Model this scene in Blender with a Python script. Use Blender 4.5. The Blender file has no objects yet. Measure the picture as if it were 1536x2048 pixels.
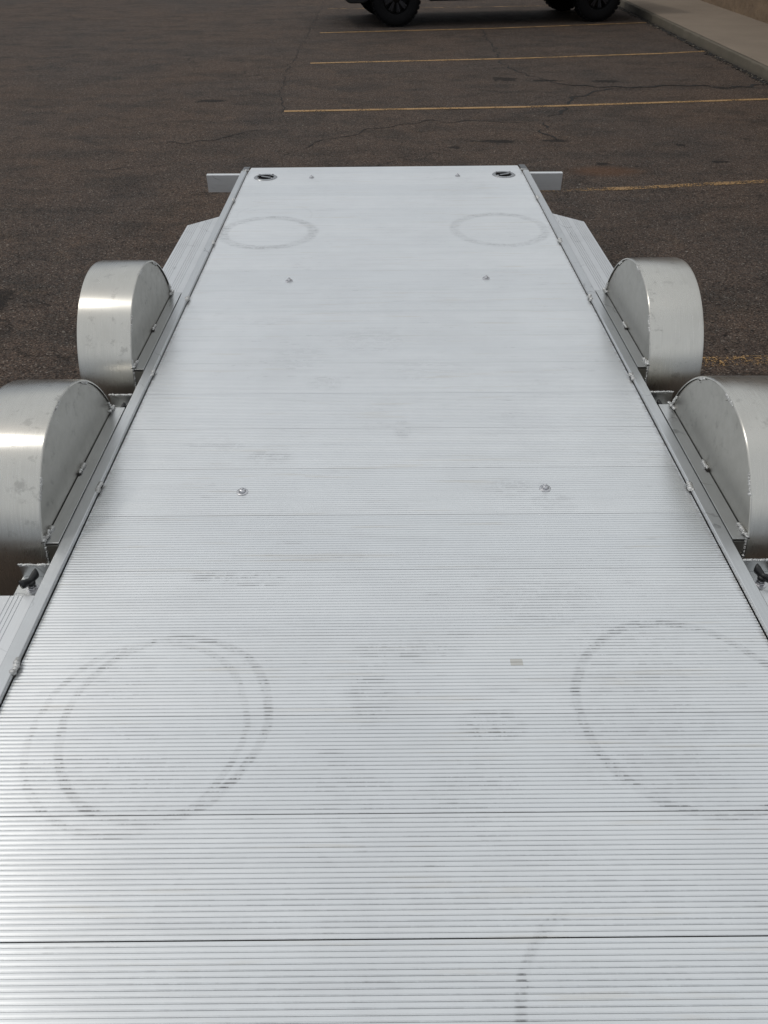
import bpy, bmesh, math, random
from mathutils import Vector, Matrix, noise
random.seed(7)
PI = math.pi
S = bpy.context.scene
COL = S.collection
R = math.radians

# ---------------------------------------------------------------- camera
F = 1538.0
yaw, pitch, roll = 0.00571231, 0.67727066, -0.0028696
cam_d = bpy.data.cameras.new("Camera"); cam = bpy.data.objects.new("Camera", cam_d); COL.objects.link(cam)
fw = Vector((math.sin(yaw)*math.cos(pitch), math.cos(yaw)*math.cos(pitch), -math.sin(pitch)))
rt = Vector((math.cos(yaw), -math.sin(yaw), 0)); up = rt.cross(fw)
r2 = rt*math.cos(roll)+up*math.sin(roll); u2 = -rt*math.sin(roll)+up*math.cos(roll)
cam.matrix_world = Matrix(((r2.x, u2.x, -fw.x, -0.0409), (r2.y, u2.y, -fw.y, 0.0), (r2.z, u2.z, -fw.z, 1.8039), (0, 0, 0, 1)))
cam_d.sensor_fit = 'VERTICAL'; cam_d.sensor_height = 36.0; cam_d.lens = 36.0*F/2048.0
cam_d.clip_start = 0.05; cam_d.clip_end = 2000
S.camera = cam

# ---------------------------------------------------------------- light
SUN_DIR = Vector((-0.58, 0.10, 0.81)).normalized()      # towards the sun
elev = math.asin(SUN_DIR.z); azim = math.atan2(SUN_DIR.x, SUN_DIR.y)
W = bpy.data.worlds.new("World"); S.world = W; W.use_nodes = True
wn = W.node_tree; wn.nodes.clear()
o_ = wn.nodes.new('ShaderNodeOutputWorld'); bg = wn.nodes.new('ShaderNodeBackground')
sky = wn.nodes.new('ShaderNodeTexSky'); sky.sky_type = 'NISHITA'; sky.sun_disc = False
sky.sun_elevation = elev; sky.sun_rotation = azim; sky.dust_density = 4.0; sky.air_density = 1.0
tc = wn.nodes.new('ShaderNodeTexCoord'); mp = wn.nodes.new('ShaderNodeMapping'); mp.inputs['Scale'].default_value = (1.6, 1.6, 3.2)
nz = wn.nodes.new('ShaderNodeTexNoise'); nz.inputs['Scale'].default_value = 1.7; nz.inputs['Detail'].default_value = 6; nz.inputs['Roughness'].default_value = .55
rm = wn.nodes.new('ShaderNodeMapRange'); rm.inputs[1].default_value = .34; rm.inputs[2].default_value = .6; rm.inputs[3].default_value = .8; rm.inputs[4].default_value = 1.0
mx = wn.nodes.new('ShaderNodeMix'); mx.data_type = 'RGBA'
mx.inputs[7].default_value = (8.1, 8.35, 8.5, 1)          # bright thin cloud, in the sky texture's own units
wn.links.new(tc.outputs['Generated'], mp.inputs[0]); wn.links.new(mp.outputs[0], nz.inputs['Vector'])
wn.links.new(nz.outputs['Fac'], rm.inputs[0]); wn.links.new(rm.outputs[0], mx.inputs[0])
sx = wn.nodes.new('ShaderNodeSeparateXYZ'); el = wn.nodes.new('ShaderNodeMapRange'); el.interpolation_type = 'SMOOTHSTEP'
el.inputs[1].default_value = .08; el.inputs[2].default_value = .48; el.inputs[3].default_value = 0; el.inputs[4].default_value = 1.0   # darker cloud bank low in the sky
bank = wn.nodes.new('ShaderNodeMix'); bank.data_type = 'RGBA'; bank.inputs[6].default_value = (3.6, 3.9, 4.3, 1); bank.inputs[7].default_value = mx.inputs[7].default_value[:]
wn.links.new(tc.outputs['Generated'], sx.inputs[0]); wn.links.new(sx.outputs[2], el.inputs[0]); wn.links.new(el.outputs[0], bank.inputs[0]); wn.links.new(bank.outputs[2], mx.inputs[7])
wn.links.new(sky.outputs[0], mx.inputs[6]); wn.links.new(mx.outputs[2], bg.inputs['Color'])
bg.inputs['Strength'].default_value = 0.085
wn.links.new(bg.outputs[0], o_.inputs[0])
sd = bpy.data.lights.new("Sun", 'SUN'); sd.energy = 0.5; sd.angle = R(5); sd.color = (1, .96, .9)
so = bpy.data.objects.new("Sun", sd); COL.objects.link(so); so.location = (0, 0, 20)
so.rotation_euler = SUN_DIR.to_track_quat('Z', 'Y').to_euler()
S.view_settings.view_transform = 'Standard'; S.view_settings.look = 'None'
S.view_settings.gamma = 1; S.view_settings.use_curve_mapping = False
S.view_settings.exposure = 0.09

# ---------------------------------------------------------------- node helper
class NT:
    def __init__(s, name):
        s.m = bpy.data.materials.new(name); s.m.use_nodes = True
        s.t = s.m.node_tree; s.t.nodes.clear()
        s.out = s.t.nodes.new('ShaderNodeOutputMaterial')
        s.geo = None
    def n(s, typ, **kw):
        x = s.t.nodes.new(typ)
        for k, v in kw.items(): setattr(x, k, v)
        return x
    def set(s, sock, v):
        if isinstance(v, bpy.types.NodeSocket): s.t.links.new(v, sock)
        elif v is not None:
            if isinstance(v, (tuple, list)) and len(v) == 3 and sock.type == 'RGBA': v = (*v, 1)
            sock.default_value = v
    def m_(s, op, a, b=None, c=None, clamp=False):
        x = s.n('ShaderNodeMath', operation=op, use_clamp=clamp)
        s.set(x.inputs[0], a)
        if b is not None: s.set(x.inputs[1], b)
        if c is not None: s.set(x.inputs[2], c)
        return x.outputs[0]
    def pos(s):
        if s.geo is None: s.geo = s.n('ShaderNodeTexCoord').outputs['Object']
        return s.geo
    def xyz(s):
        x = s.n('ShaderNodeSeparateXYZ'); s.set(x.inputs[0], s.pos()); return x.outputs
    def map(s, scale=(1, 1, 1), loc=(0, 0, 0), rot=(0, 0, 0)):
        x = s.n('ShaderNodeMapping'); s.set(x.inputs[0], s.pos())
        x.inputs['Scale'].default_value = scale; x.inputs['Location'].default_value = loc; x.inputs['Rotation'].default_value = rot
        return x.outputs[0]
    def noise(s, scale, detail=3, rough=.5, vec=None, dist=0):
        x = s.n('ShaderNodeTexNoise'); s.set(x.inputs['Vector'], vec if vec is not None else s.pos())
        x.inputs['Scale'].default_value = scale; x.inputs['Detail'].default_value = detail
        x.inputs['Roughness'].default_value = rough; x.inputs['Distortion'].default_value = dist
        return x.outputs['Fac']
    def vor(s, scale, vec=None, feature='F1', out='Distance'):
        x = s.n('ShaderNodeTexVoronoi', feature=feature); s.set(x.inputs['Vector'], vec if vec is not None else s.pos())
        x.inputs['Scale'].default_value = scale; return x.outputs[out]
    def rng(s, v, a, b, c=0., d=1., smooth=False):
        x = s.n('ShaderNodeMapRange'); s.set(x.inputs[0], v)
        if smooth: x.interpolation_type = 'SMOOTHSTEP'
        for i, q in enumerate((a, b, c, d)): x.inputs[i+1].default_value = q
        return x.outputs[0]
    def mix(s, f, a, b, blend='MIX'):
        x = s.n('ShaderNodeMix', data_type='RGBA', blend_type=blend)
        s.set(x.inputs[0], f); s.set(x.inputs[6], a); s.set(x.inputs[7], b); return x.outputs[2]
    def bump(s, h, strength=.3, dist=.01):
        x = s.n('ShaderNodeBump'); x.inputs['Strength'].default_value = strength; x.inputs['Distance'].default_value = dist
        s.set(x.inputs['Height'], h); return x.outputs[0]
    def bsdf(s, color, rough=.5, metal=0., normal=None, aniso=None, tangent=None, spec=None, alpha=None, coat=None):
        x = s.n('ShaderNodeBsdfPrincipled')
        s.set(x.inputs['Base Color'], color); s.set(x.inputs['Roughness'], rough); s.set(x.inputs['Metallic'], metal)
        if normal is not None: s.set(x.inputs['Normal'], normal)
        if aniso is not None: s.set(x.inputs['Anisotropic'], aniso)
        if tangent is not None: s.set(x.inputs['Tangent'], tangent)
        if spec is not None: s.set(x.inputs['Specular IOR Level'], spec)
        if alpha is not None: s.set(x.inputs['Alpha'], alpha)
        if coat is not None: s.set(x.inputs['Coat Weight'], coat)
        s.t.links.new(x.outputs[0], s.out.inputs[0]); return s.m

# ---------------------------------------------------------------- materials
def ellipse(N, x, y, cx, cy, rx, ry):
    a = N.m_('DIVIDE', N.m_('SUBTRACT', x, cx), rx); b = N.m_('DIVIDE', N.m_('SUBTRACT', y, cy), ry)
    return N.m_('SQRT', N.m_('ADD', N.m_('MULTIPLY', a, a), N.m_('MULTIPLY', b, b)))

def mat_asphalt():
    N = NT('asphalt'); X = N.xyz()
    x, y = X[0], X[1]
    cell = N.n('ShaderNodeTexVoronoi'); cell.inputs['Scale'].default_value = 128; N.set(cell.inputs['Vector'], N.pos())
    cell.inputs['Randomness'].default_value = 1
    sep = N.n('ShaderNodeSeparateColor'); N.set(sep.inputs[0], cell.outputs['Color'])
    r, g = sep.outputs[0], sep.outputs[1]
    ramp = N.n('ShaderNodeValToRGB'); N.set(ramp.inputs[0], r); e = ramp.color_ramp; e.interpolation = 'CONSTANT'
    cols = [(0, (.034, .026, .023)), (.2, (.072, .055, .047)), (.42, (.122, .090, .073)), (.62, (.094, .080, .072)), (.78, (.155, .115, .092)), (.9, (.155, .132, .112)), (.975, (.28, .245, .215))]
    e.elements[0].position = 0; e.elements[0].color = (*cols[0][1], 1)
    e.elements[1].position = cols[1][0]; e.elements[1].color = (*cols[1][1], 1)
    for p, c in cols[2:]:
        q = e.elements.new(p); q.color = (*c, 1)
    edge = N.rng(cell.outputs['Distance'], .35, .75, 0, .55)
    col = N.mix(edge, ramp.outputs[0], (.028, .022, .019))
    fine = N.noise(240, 3, .6)
    col = N.mix(N.rng(fine, .35, .75, 0, .35), col, (.06, .048, .04))
    # broad patches: brown dust, greyer worn tracks
    big = N.noise(.35, 5, .6, dist=.6); mid = N.noise(1.7, 5, .65, vec=N.map((1, 1.8, 1)), dist=.4)
    col = N.mix(N.rng(big, .38, .66, 0, .55), col, N.mix(1.0, col, (1.30, 1.12, .96), 'MULTIPLY'))
    col = N.mix(N.rng(mid, .45, .66, 0, .85), col, N.mix(1.0, col, (.60, .66, .70), 'MULTIPLY'))
    mid2 = N.noise(3.1, 6, .7, vec=N.map((1, 1, 1), (7, 3, 0)))
    col = N.mix(N.rng(mid2, .56, .75, 0, .5), col, N.mix(1.0, col, (1.55, 1.38, 1.15), 'MULTIPLY'))
    # oil spots
    spots = [(1.54, 10.84, .22, .17), (2.05, 10.72, .20, .08), (2.78, 10.65, .20, .10), (1.62, 7.76, .15, .08), (.64, 7.54, .08, .06), (1.05, 7.75, .24, .08),
             (1.87, 6.97, .08, .05), (2.9, 7.01, .09, .05), (2.73, 7.59, .07, .05), (-1.9, 9.6, .2, .1), (3.2, 5.1, .3, .2), (-2.3, 4.2, .25, .2)]
    nd = N.m_('MULTIPLY', N.m_('SUBTRACT', N.noise(9, 6, .7), .5), 2.6); st = None
    for (a, b, rx, ry) in spots:
        m = N.rng(N.m_('ADD', ellipse(N, x, y, a, b, rx, ry), nd), .55, .95, 1, 0, True)
        st = m if st is None else N.m_('MAXIMUM', st, m)
    col = N.mix(N.m_('MULTIPLY', st, .8), col, (.017, .015, .014))
    pits = N.m_('MULTIPLY', N.rng(N.vor(13), .10, .16, 1, 0), N.rng(N.noise(2.1, 3), .42, .56))
    col = N.mix(N.m_('MULTIPLY', pits, .85), col, (.012, .011, .010))
    pits2 = N.m_('MULTIPLY', N.rng(N.vor(9, N.map((1, 1, 1), (4, 9, 2))), .05, .09, 1, 0), N.rng(N.noise(1.6, 3), .5, .6))
    col = N.mix(N.m_('MULTIPLY', pits2, .7), col, (.34, .31, .27))
    # hairline cracking
    vv = N.n('ShaderNodeVectorMath', operation='ADD'); wv = N.n('ShaderNodeTexNoise'); wv.inputs['Scale'].default_value = 2.4; wv.inputs['Detail'].default_value = 5
    N.set(wv.inputs['Vector'], N.pos()); sc = N.n('ShaderNodeVectorMath', operation='SCALE'); N.set(sc.inputs[0], wv.outputs['Color']); sc.inputs['Scale'].default_value = .8
    N.set(vv.inputs[0], N.pos()); N.set(vv.inputs[1], sc.outputs[0])
    cr = N.vor(.42, vv.outputs[0], 'DISTANCE_TO_EDGE'); brk = N.rng(N.noise(.9, 3), .46, .6)
    crm = N.m_('MULTIPLY', N.rng(cr, .001, .0065, 1, 0), brk)
    col = N.mix(N.m_('MULTIPLY', crm, .55), col, (.012, .011, .010))
    # rusty tint stains
    rs = N.m_('MULTIPLY', N.rng(ellipse(N, x, y, 1.85, 6.75, .35, .18), .3, 1.2, 1, 0, True), .35)
    col = N.mix(rs, col, (.16, .07, .03))
    h = N.m_('ADD', N.m_('MULTIPLY', N.m_('SUBTRACT', 1, cell.outputs['Distance']), .8), N.m_('MULTIPLY', fine, .5))
    h = N.m_('ADD', h, N.m_('MULTIPLY', g, .9)); h = N.m_('SUBTRACT', h, N.m_('MULTIPLY', crm, 2.))
    return N.bsdf(col, N.rng(g, 0, 1, .75, .95), normal=N.bump(h, .6, .004), spec=.12)

def mat_deck():
    N = NT('ribbed_deck_aluminium'); X = N.xyz(); x, y, z = X[0], X[1], X[2]
    PW = .2225; PITCH = PW/24
    u = N.m_('DIVIDE', N.m_('SUBTRACT', y, .547), PITCH); fr = N.m_('FRACT', u)
    rid = N.m_('FLOOR', u); bid = N.m_('FLOOR', N.m_('DIVIDE', N.m_('SUBTRACT', y, .547), PW))
    wb = N.n('ShaderNodeTexWhiteNoise', noise_dimensions='1D'); N.set(wb.inputs['W'], bid)
    wr = N.n('ShaderNodeTexWhiteNoise', noise_dimensions='1D'); N.set(wr.inputs['W'], rid)
    base = N.mix(wb.outputs[0], (.835, .85, .86), (.885, .895, .90))
    base = N.mix(N.m_('MULTIPLY', wr.outputs[0], .35), base, (.77, .79, .81))
    # per-rib streaks: coordinates (x, rib index)
    cv = N.n('ShaderNodeCombineXYZ'); N.set(cv.inputs[0], x); N.set(cv.inputs[1], N.m_('MULTIPLY', rid, 1.37)); streak = cv.outputs[0]
    s1 = N.noise(9, 4, .65, vec=streak); s2 = N.noise(19, 4, .7, vec=streak); cloud = N.noise(3.2, 5, .65)
    # --- rub marks: rings, arcs and scuffed patches
    ring = None; ringbrk = N.rng(N.noise(4.5, 4, .6), .36, .6, .6, 1.)
    wob = N.m_('MULTIPLY', N.m_('SUBTRACT', N.noise(6, 4), .5), .13)
    for (cx, cy, rx, ry, w, a) in [(-.604, 3.955, .228, .220, .11, .60), (.582, 3.985, .232, .235, .10, .5), (-.494, .985, .213, .227, .045, .8), (-.545, .965, .220, .232, .035, .55),
                                   (.612, 1.0, .235, .243, .045, .75), (.37, .40, .205, .215, .04, .0), (-.60, 4.22, .2, .18, .03, .15), (-.25, .52, .19, .2, .03, .12)]:
        d = N.m_('ABSOLUTE', N.m_('SUBTRACT', N.m_('ADD', ellipse(N, x, y, cx, cy, rx, ry), wob), 1.0))
        m = N.m_('MULTIPLY', N.m_('MULTIPLY', N.rng(d, w*.5, w*1.5, 1, 0, True), a), ringbrk)
        ring = m if ring is None else N.m_('MAXIMUM', ring, m)
    arc = N.m_('MULTIPLY', N.rng(N.m_('ABSOLUTE', N.m_('SUBTRACT', N.m_('ADD', ellipse(N, x, y, .37, .40, .205, .215), wob), 1.0)), .015, .07, 1, 0, True), N.rng(x, .2, .33, .7, 0))
    ring = N.m_('MAXIMUM', ring, arc)
    patch = None
    for (cx, cy, rx, ry, a) in [(-.378, 1.941, .07, .05, .8), (.335, 1.781, .07, .05, .6), (.453, 1.709, .07, .05, .55), (-.234, 2.402, .07, .06, .6), (-.077, 2.732, .16, .12, .45), (.188, .964, .07, .045, 1.), (-.066, 1.043, .06, .09, .7),
                                (.013, 1.169, .14, .03, .9), (-.358, 1.402, .08, .03, .9), (-.46, 1.412, .07, .03, .8), (-.514, 2.916, .16, .05, .35), (-.337, 2.591, .12, .1, .5), (.031, 2.091, .03, .07, .7),
                                (-.411, 4.667, .12, .12, .28), (.466, 4.702, .14, .14, .3), (.123, 2.49, .16, .1, .35), (-.573, 2.011, .12, .05, .6), (.347, 1.325, .16, .1, .4), (.521, 1.149, .2, .1, .45),
                                (-.103, .797, .1, .1, .4), (.145, .795, .12, .1, .4), (-.6, .85, .2, .15, .4), (.50, .95, .2, .2, .4), (-.62, 1.10, .1, .1, .4), (0, 3.1, .5, .2, .15), (-.45, 1.0, .6, .4, .15), (.2, .55, .5, .2, .2), (-.2, .5, .4, .2, .2)]:
        m = N.m_('MULTIPLY', N.rng(ellipse(N, x, y, cx, cy, rx, ry), .5, 1.25, 1, 0, True), a)
        patch = m if patch is None else N.m_('MAXIMUM', patch, m)
    patch = N.m_('MULTIPLY', patch, N.rng(y, 1.3, 2.2, .66, .50))
    nearg = N.m_('MAXIMUM', N.rng(fr, .16, .36, 1, 0, True), N.rng(fr, .80, .95, 0, 1, True))   # beside the groove
    dash = N.m_('MULTIPLY', N.m_('MULTIPLY', N.rng(s2, .46, .53), nearg), N.rng(wr.outputs[0], .15, .7, .25, 1))
    all_dash = N.m_('MULTIPLY', N.m_('MULTIPLY', N.rng(s1, .60, .70), nearg), N.rng(cloud, .45, .6, .12, .75))
    marks = N.m_('MULTIPLY', dash, N.m_('MAXIMUM', ring, N.m_('MULTIPLY', patch, .9)))
    marks = N.m_('MAXIMUM', marks, N.m_('MULTIPLY', all_dash, .5))
    scuff = N.m_('MULTIPLY', ring, N.m_('MULTIPLY', N.rng(N.noise(60, 4, .7), .35, .65, .2, .7), N.rng(y, 1.4, 2.6, .55, 1)))
    scuff = N.m_('MAXIMUM', scuff, N.m_('MULTIPLY', patch, N.rng(N.noise(30, 4, .7), .45, .7, .0, .28)))
    base = N.mix(N.m_('MULTIPLY', scuff, .8), base, (.47, .475, .48))
    base = N.mix(N.m_('MULTIPLY', marks, .95), base, (.085, .08, .085))
    base = N.mix(N.rng(cloud, .4, .7, 0, .3), base, (.70, .71, .72))
    smear = N.noise(2.2, 6, .7, vec=N.map((1, 9, 1), (3, 1, 0)))
    base = N.mix(N.rng(smear, .52, .72, 0, .28), base, (.66, .665, .67))
    tanst = N.m_('MULTIPLY', N.rng(N.noise(3.0, 4, .6, vec=N.map((1, 14, 1), (1, 8, 0))), .60, .7), .22)
    base = N.mix(tanst, base, (.66, .60, .50))
    # beige adhesive square
    sq = N.m_('MULTIPLY', N.m_('LESS_THAN', N.m_('ABSOLUTE', N.m_('SUBTRACT', x, .262)), .014), N.m_('LESS_THAN', N.m_('ABSOLUTE', N.m_('SUBTRACT', y, 1.131)), .009))
    base = N.mix(N.m_('MULTIPLY', sq, .5), base, (.5, .46, .38))
    # heat tint / dirt along the rail edges (specks) and grime with painted-in shade down in the grooves
    ed = N.m_('MULTIPLY', N.rng(N.m_('ABSOLUTE', x), .835, .853, 0, 1), N.rng(N.noise(90, 3, .7), .45, .6))
    base = N.mix(N.m_('MULTIPLY', ed, .5), base, (.22, .17, .12))
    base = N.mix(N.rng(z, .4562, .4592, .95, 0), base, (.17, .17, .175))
    rough = N.m_('ADD', N.rng(s1, .2, .8, .28, .40), N.m_('MULTIPLY', marks, .2))
    tan = N.n('ShaderNodeCombineXYZ'); tan.inputs[1].default_value = 1
    nb = N.bump(N.m_('ADD', N.m_('MULTIPLY', s1, .5), N.noise(1.2, 2)), .05, .004)
    return N.bsdf(base, rough, 1.0, nb, aniso=.6, tangent=tan.outputs[0])

def mat_alu(name, col=(.7, .71, .72), rough=.35, stretch=(1, 1, 1), stain=.35, dark=(.42, .42, .42), sc=6, bmp=.08, scratch=True, smudge=False, an=0):
    N = NT(name)
    v = N.map(stretch)
    g = N.noise(sc*6, 4, .65, vec=v); c = N.noise(sc, 5, .65); c2 = N.noise(sc*.4, 3, .6)
    base = N.mix(N.rng(c, .48, .75, 0, stain), col, dark)
    base = N.mix(N.rng(g, .35, .7, 0, .25), base, tuple(q*.78 for q in col))
    if scratch:
        w = N.n('ShaderNodeTexWave', wave_type='BANDS', bands_direction='DIAGONAL'); N.set(w.inputs[0], N.pos())
        w.inputs['Scale'].default_value = 3.3; w.inputs['Distortion'].default_value = 14; w.inputs['Detail'].default_value = 4; w.inputs['Detail Scale'].default_value = 1.2
        sm = N.m_('MULTIPLY', N.rng(w.outputs['Fac'], .985, .998), N.rng(N.noise(sc*.9, 3), .55, .66))
        base = N.mix(N.m_('MULTIPLY', sm, .6), base, tuple(q*.45 for q in col))
    if smudge:
        sp = N.m_('MULTIPLY', N.rng(N.noise(21, 5, .7), .57, .66), N.rng(N.noise(3.3, 3), .42, .56))
        base = N.mix(N.m_('MULTIPLY', sp, .5), base, tuple(q*.5 for q in col))
        ln = N.m_('MULTIPLY', N.rng(N.noise(1.0, 3, .6, vec=N.map((210, 1.1, 1.1))), .66, .72), N.rng(N.noise(4, 3), .48, .6))
        base = N.mix(N.m_('MULTIPLY', ln, .65), base, tuple(q*.5 for q in col))
        ln2 = N.m_('MULTIPLY', N.rng(N.noise(1.0, 3, .6, vec=N.map((14, 120, 14), rot=(0, 0, .5))), .69, .73), N.rng(N.noise(5, 3, vec=N.map((1, 1, 1), (5, 5, 5))), .5, .6))
        base = N.mix(N.m_('MULTIPLY', ln2, .4), base, tuple(q*.45 for q in col))
    r = N.m_('ADD', N.rng(g, .3, .7, rough-.05, rough+.06), N.rng(c2, .3, .7, -.04, .06))
    tg = N.n('ShaderNodeCombineXYZ'); tg.inputs[0].default_value = 1
    return N.bsdf(base, r, 1.0, N.bump(N.m_('ADD', g, N.m_('MULTIPLY', c2, 1.5)), bmp, .003), aniso=an or None, tangent=tg.outputs[0] if an else None)

def mat_plain(name, col, rough=.6, metal=0., var=.25, sc=20, bmp=.15, spec=None, coat=None):
    N = NT(name); n = N.noise(sc, 4, .6)
    return N.bsdf(N.mix(N.rng(n, .35, .7, 0, 1), col, tuple(q*(1-var) for q in col)), rough, metal, N.bump(n, bmp, .003), spec=spec, coat=coat)

def mat_paint(name, wear):
    N = NT(name); n = N.noise(55, 5, .7); n2 = N.noise(3.0, 4, .6); e = N.vor(105)
    f = N.m_('ADD', N.m_('ADD', N.m_('MULTIPLY', n, .6), N.m_('MULTIPLY', n2, .45)), N.m_('MULTIPLY', e, .14))
    a = N.rng(f, wear-.04, wear+.05, 0, 1)
    col = N.mix(N.rng(n2, .4, .7), (.42, .245, .09), (.33, .20, .085))
    return N.bsdf(col, .7, 0, N.bump(n, .4, .003), alpha=a)

def mat_concrete():
    N = NT('pavement_concrete'); c = N.noise(1.1, 6, .65); f = N.noise(90, 4, .7); s = N.noise(.5, 3, vec=N.map((1, .3, 1)))
    col = N.mix(N.rng(c, .35, .7), (.255, .204, .154), (.210, .167, .126))
    col = N.mix(N.rng(f, .4, .75, 0, .35), col, (.14, .11, .085))
    X = N.xyz()
    j = N.m_('ABSOLUTE', N.m_('SUBTRACT', N.m_('FRACT', N.m_('DIVIDE', X[1], 1.53)), .5))
    jm = N.m_('MULTIPLY', N.rng(j, .0, .004, 1, 0), .45)
    col = N.mix(jm, col, (.06, .05, .04))
    return N.bsdf(col, .85, 0, N.bump(N.m_('SUBTRACT', f, jm), .3, .004))

def mat_kerb():
    N = NT('kerb_concrete'); c = N.noise(3, 6, .65); f = N.noise(80, 4, .7); z = N.xyz()[2]
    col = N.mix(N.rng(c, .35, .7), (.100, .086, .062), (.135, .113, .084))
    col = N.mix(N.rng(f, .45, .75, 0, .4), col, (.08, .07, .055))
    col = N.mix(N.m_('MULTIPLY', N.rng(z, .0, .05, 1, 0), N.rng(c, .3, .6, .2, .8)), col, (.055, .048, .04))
    return N.bsdf(col, .9, 0, N.bump(f, .5, .005))

def mat_wall():
    N = NT('rough_stucco'); c = N.noise(2.2, 5, .65); f = N.noise(30, 5, .7)
    col = N.mix(N.rng(c, .35, .7), (.25, .175, .11), (.18, .125, .08))
    col = N.mix(N.rng(f, .5, .75, 0, .5), col, (.09, .062, .04))
    return N.bsdf(col, .95, 0, N.bump(f, 1.0, .02))

M = dict(
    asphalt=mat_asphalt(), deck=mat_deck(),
    rail=mat_alu('rail_aluminium', (.63, .645, .655), .38, (4, .25, 4), .35, (.45, .455, .46), 5),
    angle=mat_alu('angle_aluminium', (.60, .61, .61), .34, (4, .3, 4), .4, (.48, .48, .47), 6),
    fender=mat_alu('brushed_fender_sheet', (.60, .588, .55), .29, (14, .4, .4), .3, (.45, .43, .385), 5, .03, False, True, .85),
    plate=mat_alu('fender_side_sheet', (.40, .393, .365), .34, (1, 1, 1), .35, (.30, .29, .265), 5, .04, False, True),
    step=mat_alu('step_aluminium', (.72, .73, .74), .42, (6, .3, 1), .3, (.5, .5, .5), 4),
    bar=mat_alu('bar_aluminium', (.80, .81, .82), .5, (.3, 4, 4), .2, (.62, .62, .62), 5),
    cap=mat_alu('corner_plate_shaded_aluminium', (.20, .205, .21), .4, (1, 1, 1), .3, (.17, .17, .17), 8),  # shade of the tilted plate put into a dark base colour
    weld=mat_alu('weld_metal', (.60, .60, .59), .34, (1, 1, 1), .8, (.18, .17, .16), 60, .6, False),
    soot=mat_plain('weld_soot', (.03, .026, .022), .8, 0, .4, 90),
    gap=mat_plain('shadow_gap_dark', (.02, .02, .022), .8),  # dark colour standing in for shade between sheet and plate
    steel=mat_alu('bolt_steel', (.6, .6, .62), .25, (1, 1, 1), .4, (.3, .3, .3), 40, .2, False),
    dish=mat_plain('ring_dish_black', (.006, .006, .006), .9, .0, .1, 20, 0, spec=.05),
    zinc=mat_alu('ring_steel', (.36, .37, .38), .3, (1, 1, 1), .4, (.25, .25, .25), 30, .2, False),
    knob=mat_plain('black_plastic', (.012, .012, .013), .42, 0, .3, 60, .1),
    rubber=mat_plain('tyre_rubber', (.018, .018, .019), .8, 0, .3, 30),
    frame=mat_alu('frame_aluminium', (.58, .59, .6), .4, (1, 1, 1), .35),
    tyre=mat_plain('truck_tyre', (.008, .008, .009), .85, 0, .3, 30, spec=.15),
    truck=mat_plain('truck_paint', (.010, .011, .014), .3, .0, .15, 8, .0, coat=.6),
    trim=mat_plain('truck_black_trim', (.007, .007, .008), .8, 0, .3, 40),
    rim=mat_plain('truck_rim', (.009, .009, .010), .3, .6, .2, 10, .05),
    rimedge=mat_plain('truck_rim_edge', (.035, .035, .04), .4, .6, .2, 10, .05),
    glass=mat_plain('truck_glass', (.01, .012, .014), .05, 0, .1, 3, 0, coat=1),
    lamp_red=mat_plain('lamp_red', (.30, .01, .01), .2, 0, .1, 10, .05, coat=.8),
    lamp_clear=mat_plain('lamp_clear', (.5, .5, .52), .1, .3, .1, 10, .05, coat=.8),
    concrete=mat_concrete(), kerb=mat_kerb(), wall=mat_wall(),
    crack=mat_plain('crack_dark', (.014, .012, .011), .95, 0, .3, 60),
    debris=mat_plain('debris_stone', (.045, .038, .032), .95, 0, .6, 20, .4),
    debris_light=mat_plain('debris_pale', (.20, .17, .13), .95, 0, .5, 20, .4),
)

# ---------------------------------------------------------------- mesh helpers
def build(name, bm, mat, parent=None, smooth=False, bevel=0, segs=2):
    me = bpy.data.meshes.new(name)
    bmesh.ops.recalc_face_normals(bm, faces=bm.faces)
    bm.to_mesh(me); bm.free()
    mats = mat if isinstance(mat, (list, tuple)) else [mat]
    for q in mats: me.materials.append(M[q])
    o = bpy.data.objects.new(name, me); COL.objects.link(o)
    if parent: o.parent = parent
    if smooth:
        for p in me.polygons: p.use_smooth = True
        if smooth != 'all':
            me.set_sharp_from_angle(angle=R(35))
    if bevel:
        b = o.modifiers.new('bevel', 'BEVEL'); b.width = bevel; b.segments = segs; b.limit_method = 'ANGLE'; b.angle_limit = R(40)
        b.harden_normals = False
    return o
def box(bm, c, s, rz=0, mi=0):
    r = bmesh.ops.create_cube(bm, size=1)
    mt = Matrix.Translation(c) @ Matrix.Rotation(rz, 4, 'Z') @ Matrix.Diagonal((*s, 1))
    bmesh.ops.transform(bm, matrix=mt, verts=r['verts'])
    if mi:
        for f in {f for v in r['verts'] for f in v.link_faces}: f.material_index = mi
    return r['verts']
def boxb(bm, x0, x1, y0, y1, z0, z1): return box(bm, ((x0+x1)/2, (y0+y1)/2, (z0+z1)/2), (abs(x1-x0), abs(y1-y0), abs(z1-z0)))
def prism(bm, pts, vec):
    a = [bm.verts.new(p) for p in pts]; b = [bm.verts.new(Vector(p)+Vector(vec)) for p in pts]
    bm.faces.new(a); bm.faces.new(b[::-1])
    for i in range(len(a)):
        j = (i+1) % len(a); bm.faces.new((a[i], a[j], b[j], b[i]))
    return a+b
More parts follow.
